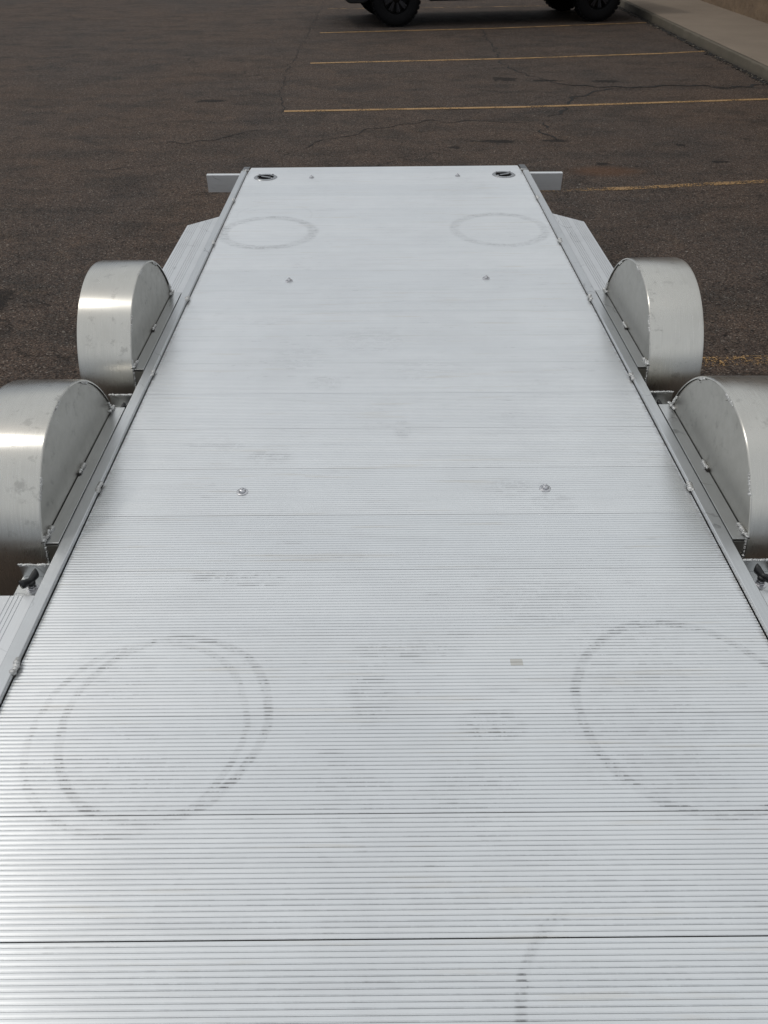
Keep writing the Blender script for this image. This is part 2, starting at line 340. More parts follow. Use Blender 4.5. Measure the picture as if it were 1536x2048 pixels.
def lathe(bm, prof, c, axis='Z', seg=32, closed=False):
    """prof: list of (radius, height) along axis"""
    rings = []
    for r, h in prof:
        ring = []
        for i in range(seg):
            t = 2*PI*i/seg; a, b = r*math.cos(t), r*math.sin(t)
            v = {'Z': (a, b, h), 'X': (h, a, b), 'Y': (a, h, b)}[axis]
            ring.append(bm.verts.new(Vector(v)+Vector(c)))
        rings.append(ring)
    for k in range(len(rings)-1):
        for i in range(seg):
            j = (i+1) % seg; bm.faces.new((rings[k][i], rings[k][j], rings[k+1][j], rings[k+1][i]))
    if closed:
        for i in range(seg):
            j = (i+1) % seg; bm.faces.new((rings[-1][i], rings[-1][j], rings[0][j], rings[0][i]))
    else:
        bm.faces.new(rings[0]); bm.faces.new(rings[-1])
def empty(name, loc, rz=0):
    o = bpy.data.objects.new(name, None); COL.objects.link(o); o.location = loc; o.rotation_euler.z = rz
    o.empty_display_size = .2; return o
def tag(o, label, cat=None, group=None):
    o['label'] = label
    if cat: o['category'] = cat
    if group: o['group'] = group
    return o
def structure(o, kind='structure'): o['kind'] = kind; return o

# ---------------------------------------------------------------- ground
bm = bmesh.new()
for q in [(-300, -300, 0), (300, -300, 0), (300, 300, 0), (-300, 300, 0)]: bm.verts.new(q)
bm.faces.new(bm.verts[:])
structure(build('asphalt_ground', bm, 'asphalt'))

def ribbon(bm, pts, w, z, jag=.0, step=.04, taper=False):
    P = []
    for a, b in zip(pts, pts[1:]):
        a, b = Vector(a), Vector(b); n = max(1, int((b-a).length/step))
        for i in range(n): P.append(a.lerp(b, i/n))
    P.append(Vector(pts[-1])); L = len(P); prev = None
    for i, p in enumerate(P):
        t = (P[min(i+1, L-1)]-P[max(i-1, 0)]).normalized(); nrm = Vector((-t.y, t.x))
        k = min(1, min(i, L-1-i)/6+.15) if taper else 1
        off = nrm*(jag*2.2*noise.noise(Vector((p.x*5, p.y*5, 3))) if jag else 0)
        ww = w*k*(1+(1.2*noise.noise(Vector((p.x*11, p.y*11, 9))) if jag else 0))
        ea, eb = (random.uniform(-.003, .003), random.uniform(-.003, .003))
        v0 = bm.verts.new((*(p+off+nrm*(ww/2+ea)), z)); v1 = bm.verts.new((*(p+off-nrm*(ww/2+eb)), z))
        if prev: bm.faces.new((prev[0], prev[1], v1, v0))
        prev = (v0, v1)

M['paint_good'] = mat_paint('worn_yellow_paint', .55); M['paint_mid'] = mat_paint('faded_yellow_paint', .60); M['paint_bad'] = mat_paint('mostly_gone_yellow_paint', .635)
lines = [([(-1.04, 18.38), (1.5, 18.55), (3.66, 18.80)], .07, 'paint_mid'), ([(-1.0, 14.96), (1.9, 15.42), (4.83, 16.14)], .075, 'paint_good'),
         ([(-.96, 12.02), (1.9, 12.35), (4.0, 12.72), (4.76, 12.92)], .08, 'paint_good'), ([(-1.04, 9.05), (1.6, 9.22), (4.70, 9.62)], .075, 'paint_good'),
         ([(1.0, 6.19), (1.9, 6.26), (2.3, 6.32)], .075, 'paint_bad'), ([(2.3, 6.32), (3.1, 6.44), (4.60, 6.62)], .08, 'paint_mid'), ([(.9, 3.36), (1.6, 3.41), (4.56, 3.50)], .10, 'paint_bad'),
         ([(-1.1, .30), (4.5, .45)], .1, 'paint_mid')]
for k, (pts, w, m) in enumerate(lines):
    bm = bmesh.new(); ribbon(bm, pts, w, .004, 0, .08)
    structure(build('parking_line', bm, m))
cracks = [([(1.75, 15.37), (1.72, 14.38), (1.69, 13.12), (1.65, 11.92), (1.75, 11.39), (1.96, 10.93), (2.17, 10.53), (2.55, 10.31), (3.03, 10.3), (3.4, 10.35), (3.78, 10.41), (4.01, 10.22), (4.33, 10.27), (4.68, 10.45)], .022),
          ([(2.85, 10.3), (2.48, 10.01), (2.19, 9.71), (2.0, 9.32), (1.85, 8.95), (1.73, 8.72)], .03), ([(1.62, 8.5), (1.57, 8.14), (1.59, 7.89), (1.65, 7.74)], .022),
          ([(-.75, 7.47), (-.4, 7.92), (-.02, 8.32), (.44, 8.56), (.94, 8.56), (1.59, 8.46)], .011), ([(-2.17, 7.76), (-1.83, 7.72), (-1.62, 7.81), (-1.37, 8.08), (-1.08, 8.29)], .012),
          ([(-1.18, 20.06), (-1.18, 17.4), (-1.19, 14.74), (-1.19, 13.18), (-1.23, 11.53), (-1.17, 9.91), (-1.07, 8.77)], .008), ([(-2.38, 6.85), (-2.06, 6.92), (-1.84, 7.07)], .009),
          ([(2.2, 10.50), (2.55, 10.31), (3.03, 10.27), (3.78, 10.38), (4.33, 10.25), (4.66, 10.42)], .034)]
bm = bmesh.new()
for k, (pts, w) in enumerate(cracks): ribbon(bm, pts, w, .0025+.0003*k, .05, .035, True)
structure(build('asphalt_crack', bm, 'crack'))

# kerb, pavement, wall: all run along a line turned slightly from the trailer's axis
def kx(y): return 4.50+.0205*y
def wx(y): return 6.09+.0165*y
KH = .13; Y0, Y1 = -6.0, 60.0
bm = bmesh.new(); prev = None; n = 900
for i in range(n+1):
    y = Y0+(Y1-Y0)*i/n; x = kx(y)
    ch = noise.noise(Vector((y*4, 2, 0))); ch2 = max(0, noise.noise(Vector((y*9, 7, 0)))-.35)*.05
    gap = .006 if i % 26 == 0 else 0
    prof = [(x+.004*ch, -.02), (x+.003*ch+.003, KH-.024), (x+.008+ch2+gap, KH-.010-ch2), (x+.022+ch2, KH-.002-ch2*.5-gap), (x+.03+ch2, KH), (x+.16, KH+.001)]
    ring = [bm.verts.new((a, y, b)) for a, b in prof]
    if prev:
        for j in range(len(ring)-1): bm.faces.new((prev[j], ring[j], ring[j+1], prev[j+1]))
    prev = ring
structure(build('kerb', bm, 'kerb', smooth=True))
bm = bmesh.new(); prev = None; n = 260
for i in range(n+1):
    y = Y0+(Y1-Y0)*i/n
    ring = [bm.verts.new((kx(y)+.05+(wx(y)+.3-kx(y)-.05)*j/4, y, KH+.004+.002*noise.noise(Vector((y, j, 0))))) for j in range(5)]
    if prev:
        for j in range(4): bm.faces.new((prev[j], ring[j], ring[j+1], prev[j+1]))
    prev = ring
structure(build('pavement', bm, 'concrete', smooth=True))
bm = bmesh.new()
for (y_, y2_) in [(5.0, 7.6), (7.9, 9.3), (9.5, 11.8), (12.0, 12.8), (12.95, 15.9), (16.3, 24)]:
    ribbon(bm, [(kx(y_+(y2_-y_)*i/12)-.028-.018*math.sin(i*1.7+y_), y_+(y2_-y_)*i/12) for i in range(13)], .055, .0058, .03, .03, True)
structure(build('gutter_dirt', bm, 'crack'))
# broken asphalt and grit along the kerb foot
tb = bmesh.new(); bmesh.ops.create_icosphere(tb, subdivisions=1, radius=1)
TV = [v.co.copy() for v in tb.verts]; TFc = [[v.index for v in f.verts] for f in tb.faces]; tb.free()
GV, GF, GM = [], [], []
for i in range(9000):
    y = random.uniform(5, 20); x = kx(y)-abs(random.gauss(0, .045))+.006
    if noise.noise(Vector((y*1.3, 0, 5))) < -.15 and random.random() < .7: continue
    s = random.uniform(.002, .008) if random.random() < .95 else random.uniform(.008, .018)
    o = len(GV); ca, sa = math.cos(i), math.sin(i); q = random.uniform(.6, 1.4); mi = 1 if random.random() < .12 else 0
    for v in TV:
        a_, b_ = v.x*s, v.y*s*q; k_ = 1+.3*random.random(); GV.append((x+(a_*ca-b_*sa)*k_, y+(a_*sa+b_*ca)*k_, s*.45+v.z*s*.7))
    for f in TFc: GF.append([o+k_ for k_ in f]); GM.append(mi)
me_ = bpy.data.meshes.new('loose_grit'); me_.from_pydata(GV, [], GF); me_.polygons.foreach_set('material_index', GM)
me_.materials.append(M['debris']); me_.materials.append(M['debris_light'])
g = bpy.data.objects.new('loose_grit', me_); COL.objects.link(g); structure(g, 'stuff'); tag(g, 'dark loose grit and broken asphalt along the kerb foot', 'grit')

bw = empty('building_wall', (0, 0, 0))
tag(bw, 'tan rough stucco building wall behind the pavement', 'building')
bm = bmesh.new(); ny, nz_ = 560, 30; grid = []
for i in range(ny+1):
    y = 2+28*i/ny; row = []
    for j in range(nz_+1):
        z = .1+1.5*j/nz_; d = .018*noise.noise(Vector((y*14, z*14, 0)))+.012*noise.noise(Vector((y*34, z*34, 4)))
        row.append(bm.verts.new((wx(y)-d, y, z)))
    grid.append(row)
for i in range(ny):
    for j in range(nz_): bm.faces.new((grid[i][j], grid[i+1][j], grid[i+1][j+1], grid[i][j+1]))
build('rough_base', bm, 'wall', bw, smooth='all')
bm = bmesh.new(); prism(bm, [(wx(2)+.03, 2, .1), (wx(30)+.03, 30, .1), (wx(30)+8, 30, .1), (wx(2)+8, 2, .1)], (0, 0, 3.7)); build('upper_wall', bm, 'wall', bw)
bm = bmesh.new(); prism(bm, [(wx(2)-.07, 1.9, 3.8), (wx(30)-.07, 30.1, 3.8), (wx(30)+8.1, 30.1, 3.8), (wx(2)+8.1, 1.9, 3.8)], (0, 0, .18)); build('parapet_coping', bm, 'concrete', bw, bevel=.01)

# ---------------------------------------------------------------- trailer
ZD = .46; HW = .853; YF = 5.155; YB = -2.30
T = empty('flatbed_trailer', (0, 0, 0))
tag(T, 'silver aluminium flatbed trailer with ribbed deck and four round fenders', 'trailer')
PW = .2225; PITCH = PW/24
# deck: every groove modelled across the full width
bm = bmesh.new(); prof = []
k0 = int((YB-.547)/PITCH); k = k0
def P(y, z): prof.append((y, z))
P(.547+k0*PITCH-.001, ZD)
while .547+k*PITCH < YF-.006:
    y = .547+k*PITCH
    seam = (k % 24 == 0); f_ = 1.0 if k // 24 == 3-3 else ((.15, .5, .3, .1, .45)[(k//24) % 5] if y < 1.5 else .75); w = .00072 if not seam else .00072+.0006*f_; d = .0015 if not seam else .002+.003*f_
    P(y-w, ZD-.0001); P(y-w*.75, ZD-.0006); P(y-w*.5, ZD-d); P(y+w*.5, ZD-d); P(y+w*.75, ZD-.0006); P(y+w, ZD-.0001)
    if not seam or True:
        P(y+.0017, ZD); P(y+.0021, ZD-.0006); P(y+.0025, ZD-.0001)
    P(y+.0055, ZD+.0002)
    k += 1
P(YF-.004, ZD); P(YF-.001, ZD-.002); P(YF, ZD-.008); P(YF, ZD-.035); P(prof[0][0], ZD-.035)
def fx(y, s): # chamfered far corners
    return HW-.0035 if y < 5.0 else HW-.0035-(.010)*(y-5.0)/(YF-5)
cols_ = 5; rows = []
for (y, z) in prof:
    w = fx(y, 1); rows.append([bm.verts.new((-w+2*w*j/(cols_-1), y+.018*(-w+2*w*j/(cols_-1))*(1 if y > 5.1 else 0), z)) for j in range(cols_)])
for i in range(len(rows)):
    a = rows[i]; b = rows[(i+1) % len(rows)]
    for j in range(cols_-1): bm.faces.new((a[j], b[j], b[j+1], a[j+1]))
bm.faces.new([r[0] for r in rows]); bm.faces.new([r[-1] for r in rows])
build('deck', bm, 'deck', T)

def weld(c, d, L, w=.006, parent=T, n=None, soot=0, up=Vector((0, 0, 1)), name='weld_bead'):
    """a lumpy bead of length L along direction d"""
    bm = bmesh.new(); d = Vector(d).normalized(); side = d.cross(up).normalized(); c = Vector(c); n = n or max(3, int(L/(w*.75)))
    for i in range(n):
        t = (i/(n-1)-.5)*L
        r = bmesh.ops.create_icosphere(bm, subdivisions=2, radius=w*random.uniform(.75, 1.15))
        off = c+d*t+side*random.uniform(-.25, .25)*w+up*random.uniform(-.1, .25)*w
        sc = Matrix.Diagonal((random.uniform(.8, 1.3), random.uniform(.8, 1.2), random.uniform(.7, 1.), 1))
        bmesh.ops.transform(bm, matrix=Matrix.Translation(off) @ sc, verts=r['verts'])
    for i in range(int(n*.9)):      # spatter
        r = bmesh.ops.create_icosphere(bm, subdivisions=1, radius=w*random.uniform(.10, .28))
        off = c+d*random.uniform(-.7, .7)*L+side*random.gauss(0, 1.3)*w+up*(-w*.2)
        bmesh.ops.transform(bm, matrix=Matrix.Translation(off), verts=r['verts'])
    for v in bm.verts:
        v.co += Vector((noise.noise(v.co*300), noise.noise(v.co*300+Vector((9, 0, 0))), noise.noise(v.co*300+Vector((0, 9, 0)))))*w*.22
    if soot:
        r = bmesh.ops.create_icosphere(bm, subdivisions=3, radius=1)
        for v in r['verts']:
            k = 1+.5*noise.noise(v.co*3+c*50); v.co = Vector((v.co.x*k, v.co.y*k, v.co.z*k))
        B = Matrix((side*soot*.55, d*soot, up*soot*.10)).transposed().to_4x4()
        bmesh.ops.transform(bm, matrix=Matrix.Translation(c-d*L*.55-up*w*.1) @ B, verts=r['verts'])
        for f in {f for v in r['verts'] for f in v.link_faces}: f.material_index = 1
    return build(name, bm, ['weld', 'soot'], parent, smooth='all')

RT = .474       # rail top
for s in (-1, 1):
    bm = bmesh.new()   # channel lipped over the deck edge
    y0, y1 = YB-.02, 5.02
    pts = [(HW-.001, ZD+.0015), (HW-.001, RT-.002), (HW+.001, RT), (HW+.031, RT), (HW+.033, RT-.002), (HW+.033, .345), (HW+.028, .345), (HW+.028, RT-.02), (HW-.001, ZD+.0015)][:-1]
    prism(bm, [(s*a, y0, b) for a, b in pts], (0, y1-y0, 0))
    build('side_rail', bm, 'rail', T, bevel=.0008)
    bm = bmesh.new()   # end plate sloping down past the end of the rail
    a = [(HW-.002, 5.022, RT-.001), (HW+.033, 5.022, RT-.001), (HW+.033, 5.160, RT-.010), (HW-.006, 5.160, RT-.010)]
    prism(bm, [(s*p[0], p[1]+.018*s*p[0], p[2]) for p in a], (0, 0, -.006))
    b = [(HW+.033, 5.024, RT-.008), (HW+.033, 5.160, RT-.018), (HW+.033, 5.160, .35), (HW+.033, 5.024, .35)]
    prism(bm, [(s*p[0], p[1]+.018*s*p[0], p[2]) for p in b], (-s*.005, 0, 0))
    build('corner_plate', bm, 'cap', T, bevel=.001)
    weld((s*(HW+.004), 5.022, RT+.001), (1, 0, 0), .03, .005)
# underframe
bm = bmesh.new()
boxb(bm, -.80, .80, YF-.055, YF-.012, .345, .423); boxb(bm, -.84, .84, YB, YB+.05, .345, .423)
for s in (-1, 1): boxb(bm, s*.55-.025, s*.55+.025, YB+.06, YF-.06, .36, .4235)
build('main_frame', bm, 'frame', T, bevel=.002)
for i in range(9):
    bm = bmesh.new(); y = YB+.5+i*.8; boxb(bm, -.845, .845, y-.02, y+.02, .385, .4245); build('cross_member', bm, 'frame', T, bevel=.002)
bm = bmesh.new()
for s in (-1, 1):
    prism(bm, [(s*.60, YB+.02, .36), (s*.55, YB+.02, .36), (s*.02, -3.65, .36), (s*.07, -3.65, .36)], (0, 0, .08))
build('drawbar', bm, 'frame', T, bevel=.003)
bm = bmesh.new(); boxb(bm, -.045, .045, -3.85, -3.6, .445, .50); lathe(bm, [(.0, -.0), (.04, 0), (.045, .03), (.03, .06), (0, .065)], (0, -3.86, .45)); build('coupler', bm, 'knob', T, bevel=.004)
bm = bmesh.new(); lathe(bm, [(.025, 0), (.025, .5), (.02, .52)], (0, -3.35, .12)); lathe(bm, [(.07, 0), (.07, .04)], (-.02, -3.35, .09), 'X', 20); build('jockey_wheel', bm, 'steel', T, smooth=True)

# rail stitch welds
for s, ys in ((-1, [4.45, 3.781, 3.102, 2.457, 1.779, 1.122, .46, -.2, -.86, -1.5]), (1, [4.469, 3.778, 3.095, 2.415, 1.768, 1.10, .45, -.2, -.86, -1.5])):
    for y in ys: weld((s*(HW-.000), y, ZD+.010), (0, 1, 0), .036, .0080)

# ---- wheels
def tyre_mesh(bm, R_, w, hub, c, axis='X', blocks=0, seg=64):
    prof = [(hub, -w*.42), (hub+.012, -w*.46), (hub+(R_-hub)*.55, -w*.52), (R_-.03, -w*.49), (R_-.008, -w*.42), (R_, -w*.33), (R_, w*.33), (R_-.008, w*.42), (R_-.03, w*.49), (hub+(R_-hub)*.55, w*.52), (hub+.012, w*.46), (hub, w*.42)]
    lathe(bm, prof, c, axis, seg, closed=True)
    for i in range(blocks):
        t = 2*PI*i/blocks
        for k, off in ((-1, 0), (1, PI/blocks), (0, .5*PI/blocks)):
            a = t+off; ce = Vector((k*w*.36, (R_+.0)*math.cos(a), (R_)*math.sin(a)))
            r = bmesh.ops.create_cube(bm, size=1)
            mt = Matrix.Translation(ce) @ Matrix.Rotation(a, 4, 'X') @ Matrix.Rotation(.25*k, 4, 'Y') @ Matrix.Diagonal((w*.26, .018, 2*PI*R_/blocks*.62, 1))
            if axis == 'Y': mt = Matrix.Rotation(PI/2, 4, 'Z') @ mt
            bmesh.ops.transform(bm, matrix=Matrix.Translation(c) @ mt, verts=r['verts'])
for s in (-1, 1):
    for yc in (2.82, 1.87):
        c = (s*1.015, yc, .315)
        bm = bmesh.new(); tyre_mesh(bm, .315, .135, .18, c); w = build('wheel', bm, 'rubber', T, smooth=True)
        bm = bmesh.new(); lathe(bm, [(.05, -.02), (.06, .03), (.11, .035), (.16, .01), (.182, .055), (.182, -.055), (.16, -.03)], c, 'X', 40)
        for q in range(5):
            t = q*2*PI/5; lathe(bm, [(.008, -.045), (.008, .045)], (c[0], c[1]+.085*math.cos(t), c[2]+.085*math.sin(t)), 'X', 8)
        build('rim', bm, 'steel', w, smooth=True)
for yc in (2.82, 1.87):
    bm = bmesh.new(); boxb(bm, -.93, .93, yc-.03, yc+.03, .285, .345); build('axle', bm, 'frame', T, bevel=.003)

# ---- fenders
def fender(s, yc, seed):
    random.seed(seed)
    XI, XO, RR, ZC = .926, 1.122, .362, .358
    # arch sheet with rolled edges
    bm = bmesh.new(); prof = [(XI, RR-.006), (XI+.0005, RR-.002), (XI+.003, RR), (XI+.04, RR+.0005), (XO-.012, RR), (XO-.003, RR-.003), (XO, RR-.010), (XO-.0025, RR-.010), (XO-.006, RR-.006), (XO-.014, RR-.003), (XI+.04, RR-.0025), (XI+.003, RR-.0035)]
    A = [R(-6)+(R(192))*i/88 for i in range(89)]; rows = []
    def pt(t, x, r):
        # slight kink of the rolled sheet high on the near side
        return (s*x, yc+r*math.cos(t), ZC+r*math.sin(t))
    rows.append([bm.verts.new((s*x, yc+r*math.cos(A[0]), ZC-.16)) for x, r in prof])
    for t in A: rows.append([bm.verts.new(pt(t, x, r)) for x, r in prof])
    rows.append([bm.verts.new((s*x, yc+r*math.cos(A[-1])+.004, ZC-.12)) for x, r in prof])
    for a, b in zip(rows, rows[1:]):
        for j in range(len(prof)): q = (j+1) % len(prof); bm.faces.new((a[j], a[q], b[q], b[j]))
    bm.faces.new(rows[0]); bm.faces.new(rows[-1])
    f = build('fender', bm, 'fender', T, smooth=True)
    # side plate, recessed a little inside the sheet's edge
    bm = bmesh.new(); r = RR-.0075; pts = []
    zb = RT-.012
    t0 = math.asin((zb-ZC)/r)
    for i in range(61):
        t = t0+(PI-2*t0)*i/60; pts.append((s*(XI+.005), yc+r*math.cos(t), ZC+r*math.sin(t)))
    prism(bm, pts, (s*.003, 0, 0)); build('side_plate', bm, 'plate', f)
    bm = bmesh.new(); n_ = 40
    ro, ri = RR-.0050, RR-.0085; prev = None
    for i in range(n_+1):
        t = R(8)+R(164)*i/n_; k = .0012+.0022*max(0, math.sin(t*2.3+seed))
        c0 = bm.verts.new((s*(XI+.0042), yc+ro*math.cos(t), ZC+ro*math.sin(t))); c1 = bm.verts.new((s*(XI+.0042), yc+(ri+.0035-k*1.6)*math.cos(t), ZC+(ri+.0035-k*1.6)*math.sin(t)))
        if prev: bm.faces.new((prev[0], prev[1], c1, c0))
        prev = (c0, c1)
    build('shadow_gap_strip', bm, 'gap', f)  # dark strip painted in for the shaded gap at the sheet's edge
    bm = bmesh.new(); boxb(bm, s*(XI+.0085), s*(XI+.010), yc-.33, yc+.33, zb-.08, zb+.003); build('lower_side_plate', bm, 'plate', f)
    # mounting angle on the rail
    yn, yf = yc-.335, yc+.352
    bm = bmesh.new()
    prism(bm, [(s*(HW+.037), yn, RT-.002), (s*(HW+.037), yf, RT-.002), (s*(XI+.003), yf, RT-.002), (s*(XI+.003), yn, RT-.002)], (0, 0, -.005))
    boxb(bm, s*(HW+.037), s*(HW+.041), yn, yf, .39, RT-.008)
    build('mounting_angle', bm, 'angle', f, bevel=.001)
    # closing plate at the near end, below the angle
    bm = bmesh.new(); prism(bm, [(s*(HW+.040), yn-.001, RT-.009), (s*(XI+.002), yn-.001, RT-.009), (s*(XI+.002), yn-.012, .37), (s*(HW+.040), yn-.012, .37)], (0, -.003, 0))
    build('end_gusset', bm, 'plate', f)
    X_ = s*(XI+.002)
    weld((X_, yc-.0, RT+.001), (0, 1, 0), .040, .0055, f, soot=.012)
    weld((X_, yc-.305, RT+.002), (0, 1, -.1), .055, .0075, f, soot=.010)
    weld((X_+s*.001, yc+.335, RT+.003), (0, 1, -.2), .05, .0065, f)
    weld((X_, yc-.348, .43), (0, -.25, -1), .09, .0045, f, up=Vector((0, 1, 0)))
    for deg, L in ((22, .05), (58, .035), (96, .05), (136, .055), (160, .03)):
        t = R(deg+random.uniform(-3, 3)); rr = RR-.008
        weld((s*(XI+.003), yc+rr*math.cos(t), ZC+rr*math.sin(t)), (0, -math.sin(t), math.cos(t)), L, .0052, f, soot=.011, up=Vector((-s, 0, 0)))
    return f
LB = {(-1, 2.82): 1, (-1, 1.87): 2, (1, 2.82): 3, (1, 1.87): 4}
for (s, yc), sd_ in LB.items(): fender(s, yc, sd_)

# ---- side steps
def step(s, pts, name='side_step'):
    """pts: outline (x, y), ribs run along y"""
    z = .452; yin0, yin1, xi, xo, yo1, yo0 = pts
    bm = bmesh.new(); prof = []; x = xi
    xs = [xi]; ribs = []
    n = 11
    for i in range(n):
        a = xi+.040+(xo-xi-.055)*i/(n-1)
        if i in (4, 5): continue
        ribs.append(a)
    prof = [(xi, z)]
    for a in ribs: prof += [(a-.0012, z), (a-.0008, z-.0012), (a+.0004, z-.0012), (a+.0010, z+.0004), (a+.0030, z)]
    prof += [(xo-.002, z), (xo, z-.003), (xo, z-.075), (xo-.004, z-.075), (xo-.004, z-.007), (xi, z-.007)]
    def yend(x): return yin1+(yo1-yin1)*(x-xi)/(xo-xi)
    def ybeg(x): return yin0+(yo0-yin0)*(x-xi)/(xo-xi)
    A = [bm.verts.new((s*a, ybeg(a), b)) for a, b in prof]; B = [bm.verts.new((s*a, yend(a), b)) for a, b in prof]
    for i in range(len(A)):
        j = (i+1) % len(A); bm.faces.new((A[i], A[j], B[j], B[i]))
    bm.faces.new(A); bm.faces.new(B)
    return build(name, bm, 'step', T)
for s, d in ((-1, 0), (1, .03)):
    step(s, (3.20, 4.235+d, HW+.034, 1.045, 4.085+d, 3.20))
    step(s, (YB+.25, 1.36, HW+.034, 1.045, 1.36, YB+.4))

# ---- brackets with clamp knobs, between and behind the fenders
def bracket(s, y, knob, w=.075, zs=.430):
    x0, x1 = HW+.036, HW+.036+w
    bm = bmesh.new(); boxb(bm, s*x0, s*x1, y-.004, y, zs-.03, RT-.004); boxb(bm, s*x0, s*x1, y-.080, y-.004, zs, zs+.004)
    boxb(bm, s*x0, s*x1, y-.080, y-.076, zs-.035, zs-.0005)
    b = build('clamp_bracket', bm, 'angle', T, bevel=.001)
    weld((s*(x0+x1)/2, y-.002, RT-.002), (1, 0, 0), w*1.0, .0038, b)
    if knob:
        c = Vector((s*(x0+.033), y-.05, zs+.004))
        bm = bmesh.new(); lathe(bm, [(.016, 0), (.016, .003), (.006, .0035), (.006, .016)], c, seg=20); lathe(bm, [(.0115, .004), (.0115, .010)], c, seg=6)
        build('clamp_bolt', bm, 'steel', b)
        bm = bmesh.new(); lathe(bm, [(.008, .013), (.011, .016), (.012, .024), (.009, .028)], c, seg=20)
        L = 9; ring_prev = None; ang = R(62) if s < 0 else R(118)
        for i in range(L):
            t = -1+2*i/(L-1); px = t*.026; h = .010+.004*abs(t); th = .0075+.0030*abs(t)**1.5 if abs(t) < .95 else .006
            ring = []
            for q in range(10):
                a = 2*PI*q/10; v = Vector((px, th*math.cos(a), h*math.sin(a)+.026+.010*abs(t)))
                v = Matrix.Rotation(ang, 3, 'Z') @ v; ring.append(bm.verts.new(c+v))
            if ring_prev:
                for q in range(10): r_ = (q+1) % 10; bm.faces.new((ring_prev[q], ring_prev[r_], ring[r_], ring[q]))
            else: bm.faces.new(ring)
            ring_prev = ring
        bm.faces.new(ring_prev)
        build('clamp_knob', bm, 'knob', b, smooth='all')
for s in (-1, 1):
    bracket(s, 1.452, True)
    bracket(s, 2.305, True, .075, .405)

# ---- tail light brackets: a tube sticking out each side
for s, d in ((-1, 0), (1, .012)):
    y = 5.03+d; x0, x1 = HW+.034, 1.108
    bm = bmesh.new(); boxb(bm, s*x0, s*x1, y, y+.033, .343, .447); b = build('tail_light_bracket', bm, 'bar', T, bevel=.002)
    bm = bmesh.new(); boxb(bm, s*(x0+.05), s*(x1-.012), y+.034, y+.046, .365, .425); build('tail_light', bm, 'lamp_red', b, bevel=.003)

# ---- recessed tie-down rings
for s, y in ((-1, 4.925), (1, 4.962)):
    c = Vector((s*.727, y, ZD))
    bm = bmesh.new(); lathe(bm, [(.049, .0005), (.051, .004), (.067, .0035), (.071, .0005)], c, seg=48, closed=True); r = build('tie_down_ring', bm, 'zinc', T, smooth=True)
    bm = bmesh.new(); lathe(bm, [(.0495, .0004), (.0495, .0018), (.0001, .0018)], c, seg=40); build('dish', bm, 'dish', r)
    bm = bmesh.new(); box(bm, c+Vector((.004, -.004, .005)), (.015, .062, .003), R(s*-66))
    build('ring_bar', bm, 'zinc', r, bevel=.002)
    for q in range(4):
        t = R(45+90*q); bm = bmesh.new(); lathe(bm, [(.006, 0), (.006, .0075), (.003, .009)], c+Vector((.058*math.cos(t), .058*math.sin(t), .001)), seg=10); build('screw', bm, 'steel', r, smooth=True)

# ---- deck bolts: dome nut on a washer
for x, y in [(-.447, 4.915), (.442, 4.938), (-.441, 3.317), (.438, 3.335), (-.439, 1.767), (.436, 1.775)]:
    c = Vector((x, y, ZD))
    bm = bmesh.new(); lathe(bm, [(.0165, .0005), (.0165, .0018), (.015, .0028), (.005, .0028)], c, seg=28); b = build('deck_bolt', bm, 'steel', T, smooth=True)
    bm = bmesh.new(); lathe(bm, [(.0105, .0028), (.0104, .0065), (.0085, .0095), (.0055, .0108), (.0045, .0110), (.0043, .0145), (.0034, .0155)], c, seg=12); build('nut', bm, 'steel', b, bevel=.0006)

# ---------------------------------------------------------------- parked truck
A0 = Vector((.29, 15.62)); A1 = Vector((3.88, 16.20)); ang = math.atan2(A1.y-A0.y, A1.x-A0.x); WB = (A1-A0).length; TW = 1.98
TR = empty('pickup_truck', (A0.x, A0.y, 0), ang)
tag(TR, 'dark pickup truck with chunky off-road tyres parked against the kerb', 'truck')
WR = .42
def arch_pts(cx, r=.50, n=14): return [(cx+r*math.cos(PI-PI*i/n), .46+r*math.sin(PI-PI*i/n)*.92) for i in range(n+1)]
# side outline, local x towards the kerb; front is at -x
low = [(-.92, .62)]+[(-.53, .50)]+arch_pts(0)[0:]+[(.53, .46), (WB-.53, .46)]+arch_pts(WB)+[(WB+.55, .52), (WB+.92, .62)]
top = [(WB+.95, .75), (WB+.95, 1.22), (2.35, 1.24), (.75, 1.20), (-.80, 1.12), (-.95, 1.02), (-.97, .75)]
bm = bmesh.new(); prism(bm, [(x, 0, z) for x, z in low+top], (0, TW, 0)); body = build('body', bm, 'truck', TR, bevel=.03)
bm = bmesh.new()
cabp = [(.55, 1.215), (1.15, 1.80), (2.25, 1.86), (2.45, 1.80), (2.55, 1.235)]
a = [bm.verts.new((x, .04+(.16 if z > 1.5 else 0), z)) for x, z in cabp]; b = [bm.verts.new((x, TW-.04-(.16 if z > 1.5 else 0), z)) for x, z in cabp]
bm.faces.new(a); bm.faces.new(b[::-1])
for i in range(5): j = (i+1) % 5; bm.faces.new((a[i], a[j], b[j], b[i]))
build('cab', bm, 'truck', TR, bevel=.03)
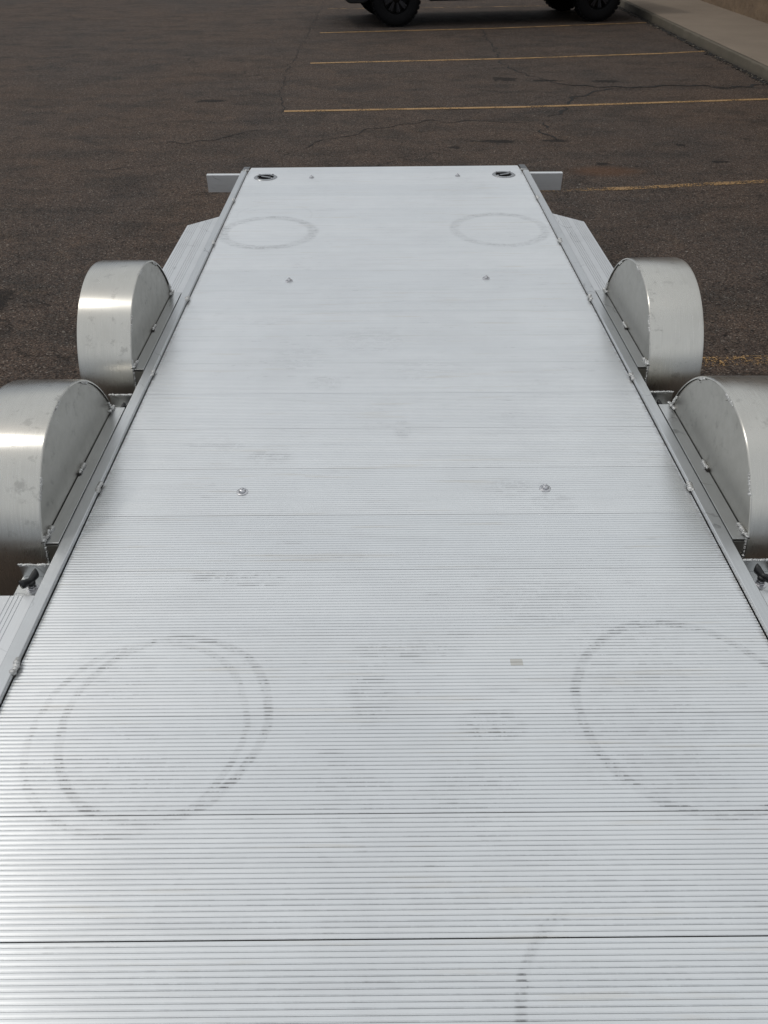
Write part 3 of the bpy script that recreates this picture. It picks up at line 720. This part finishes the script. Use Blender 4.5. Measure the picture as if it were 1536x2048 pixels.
for side in (0, 1):
    def yy(z): o = .04+.16*(z-1.215)/.6; return o-.012 if side == 0 else TW-o+.012
    for (w0, w1, w2, w3) in [((.80, 1.28), (1.20, 1.72), (1.62, 1.76), (1.62, 1.28)), ((1.70, 1.28), (1.70, 1.76), (2.28, 1.76), (2.40, 1.28))]:
        bm = bmesh.new(); prism(bm, [(x, yy(z), z) for x, z in (w0, w1, w2, w3)], (0, .02 if side == 0 else -.02, 0)); build('window', bm, 'glass', TR)
    y = -.004 if side == 0 else TW+.004
    bm = bmesh.new(); boxb(bm, .56, WB-.56, y-.07, y+.07, .375, .45); build('running_board', bm, 'trim', TR, bevel=.015)
    bm = bmesh.new(); box(bm, (.78, -.14 if side == 0 else TW+.14, 1.32), (.10, .20, .20)); build('mirror', bm, 'trim', TR, bevel=.03)
    for cx in (0, WB):
        bm = bmesh.new(); o = arch_pts(cx, .56); i_ = arch_pts(cx, .49)
        prism(bm, [(x, y-.045, z) for x, z in o+i_[::-1]], (0, .09, 0)); build('wheel_arch_trim', bm, 'trim', TR, bevel=.01)
bm = bmesh.new(); prism(bm, [(.60, .1, 1.30), (1.12, .22, 1.78), (1.12, TW-.22, 1.78), (.60, TW-.1, 1.30)], (-.03, 0, .02)); build('windscreen', bm, 'glass', TR)
# deep front bumper with rounded lower lip, seen left of the left tyre
bm = bmesh.new(); pr = [(-.46, .42), (-.50, .38), (-.58, .355), (-.78, .355), (-.84, .37), (-.87, .42), (-1.06, .56), (-1.06, .78), (-.93, .80), (-.60, .62)]
prism(bm, [(x, .02, z) for x, z in pr], (0, TW-.04, 0)); build('front_bumper', bm, 'trim', TR, bevel=.02)
bm = bmesh.new(); boxb(bm, WB+.93, WB+1.06, .04, TW-.04, .56, .76); build('rear_bumper', bm, 'trim', TR, bevel=.02)
for y in (.12, TW-.42):
    bm = bmesh.new(); boxb(bm, -.985, -.95, y, y+.30, .85, 1.02); build('headlight', bm, 'lamp_clear', TR, bevel=.01)
for y in (.03, TW-.18):
    bm = bmesh.new(); boxb(bm, WB+.94, WB+.965, y, y+.15, .85, 1.15); build('tail_light', bm, 'lamp_red', TR, bevel=.01)
bm = bmesh.new(); boxb(bm, -.99, -.955, .5, TW-.5, .80, 1.02); build('grille', bm, 'trim', TR, bevel=.01)
bm = bmesh.new(); boxb(bm, .45, WB-.45, .30, TW-.30, .37, .60); boxb(bm, -.45, WB+.7, .60, TW-.60, .48, .66)
lathe(bm, [(.05, .15), (.05, TW-.15)], (0, 0, .42), 'Y', 12); lathe(bm, [(.06, .15), (.06, TW-.15)], (WB, 0, .42), 'Y', 12); lathe(bm, [(.0, -.14), (.14, -.10), (.14, .10), (0, .14)], (WB, TW/2, .42), 'Y', 16)
build('chassis', bm, 'trim', TR, bevel=.01)
for cx in (0, WB):
    for side in (0, 1):
        yc = .14 if side == 0 else TW-.14; sg = -1 if side == 0 else 1
        c = Vector((cx, yc, WR+.002))
        bm = bmesh.new(); tyre_mesh(bm, WR-.006, .28, .235, c, 'Y', blocks=34); w = build('wheel', bm, 'tyre', TR, smooth=True)
        bm = bmesh.new(); lathe(bm, [(.232, -.10*sg), (.236, .112*sg), (.222, .120*sg), (.214, .105*sg), (.205, -.04*sg), (.0, -.05*sg)], c, 'Y', 48); build('rim', bm, 'rim', w, smooth=True)
        bm = bmesh.new()
        for q in range(9):
            for e in (-.10, .10):
                t = q*2*PI/9+e
                p0 = Vector((.055*math.cos(t-e*.3), .085*sg, .055*math.sin(t-e*.3))); p1 = Vector((.212*math.cos(t), .100*sg, .212*math.sin(t)))
                d = p1-p0; r = bmesh.ops.create_cube(bm, size=1)
                mt = Matrix.Translation(c+(p0+p1)/2) @ d.to_track_quat('X', 'Y').to_matrix().to_4x4() @ Matrix.Diagonal((d.length, .03, .014, 1))
                bmesh.ops.transform(bm, matrix=mt, verts=r['verts'])
        build('spokes', bm, ['rimedge'], w, bevel=.003)
        bm = bmesh.new(); lathe(bm, [(.07, .06*sg), (.07, .10*sg), (.05, .112*sg), (.0, .114*sg)], c, 'Y', 24); build('hub_cap', bm, 'rim', w, smooth=True)
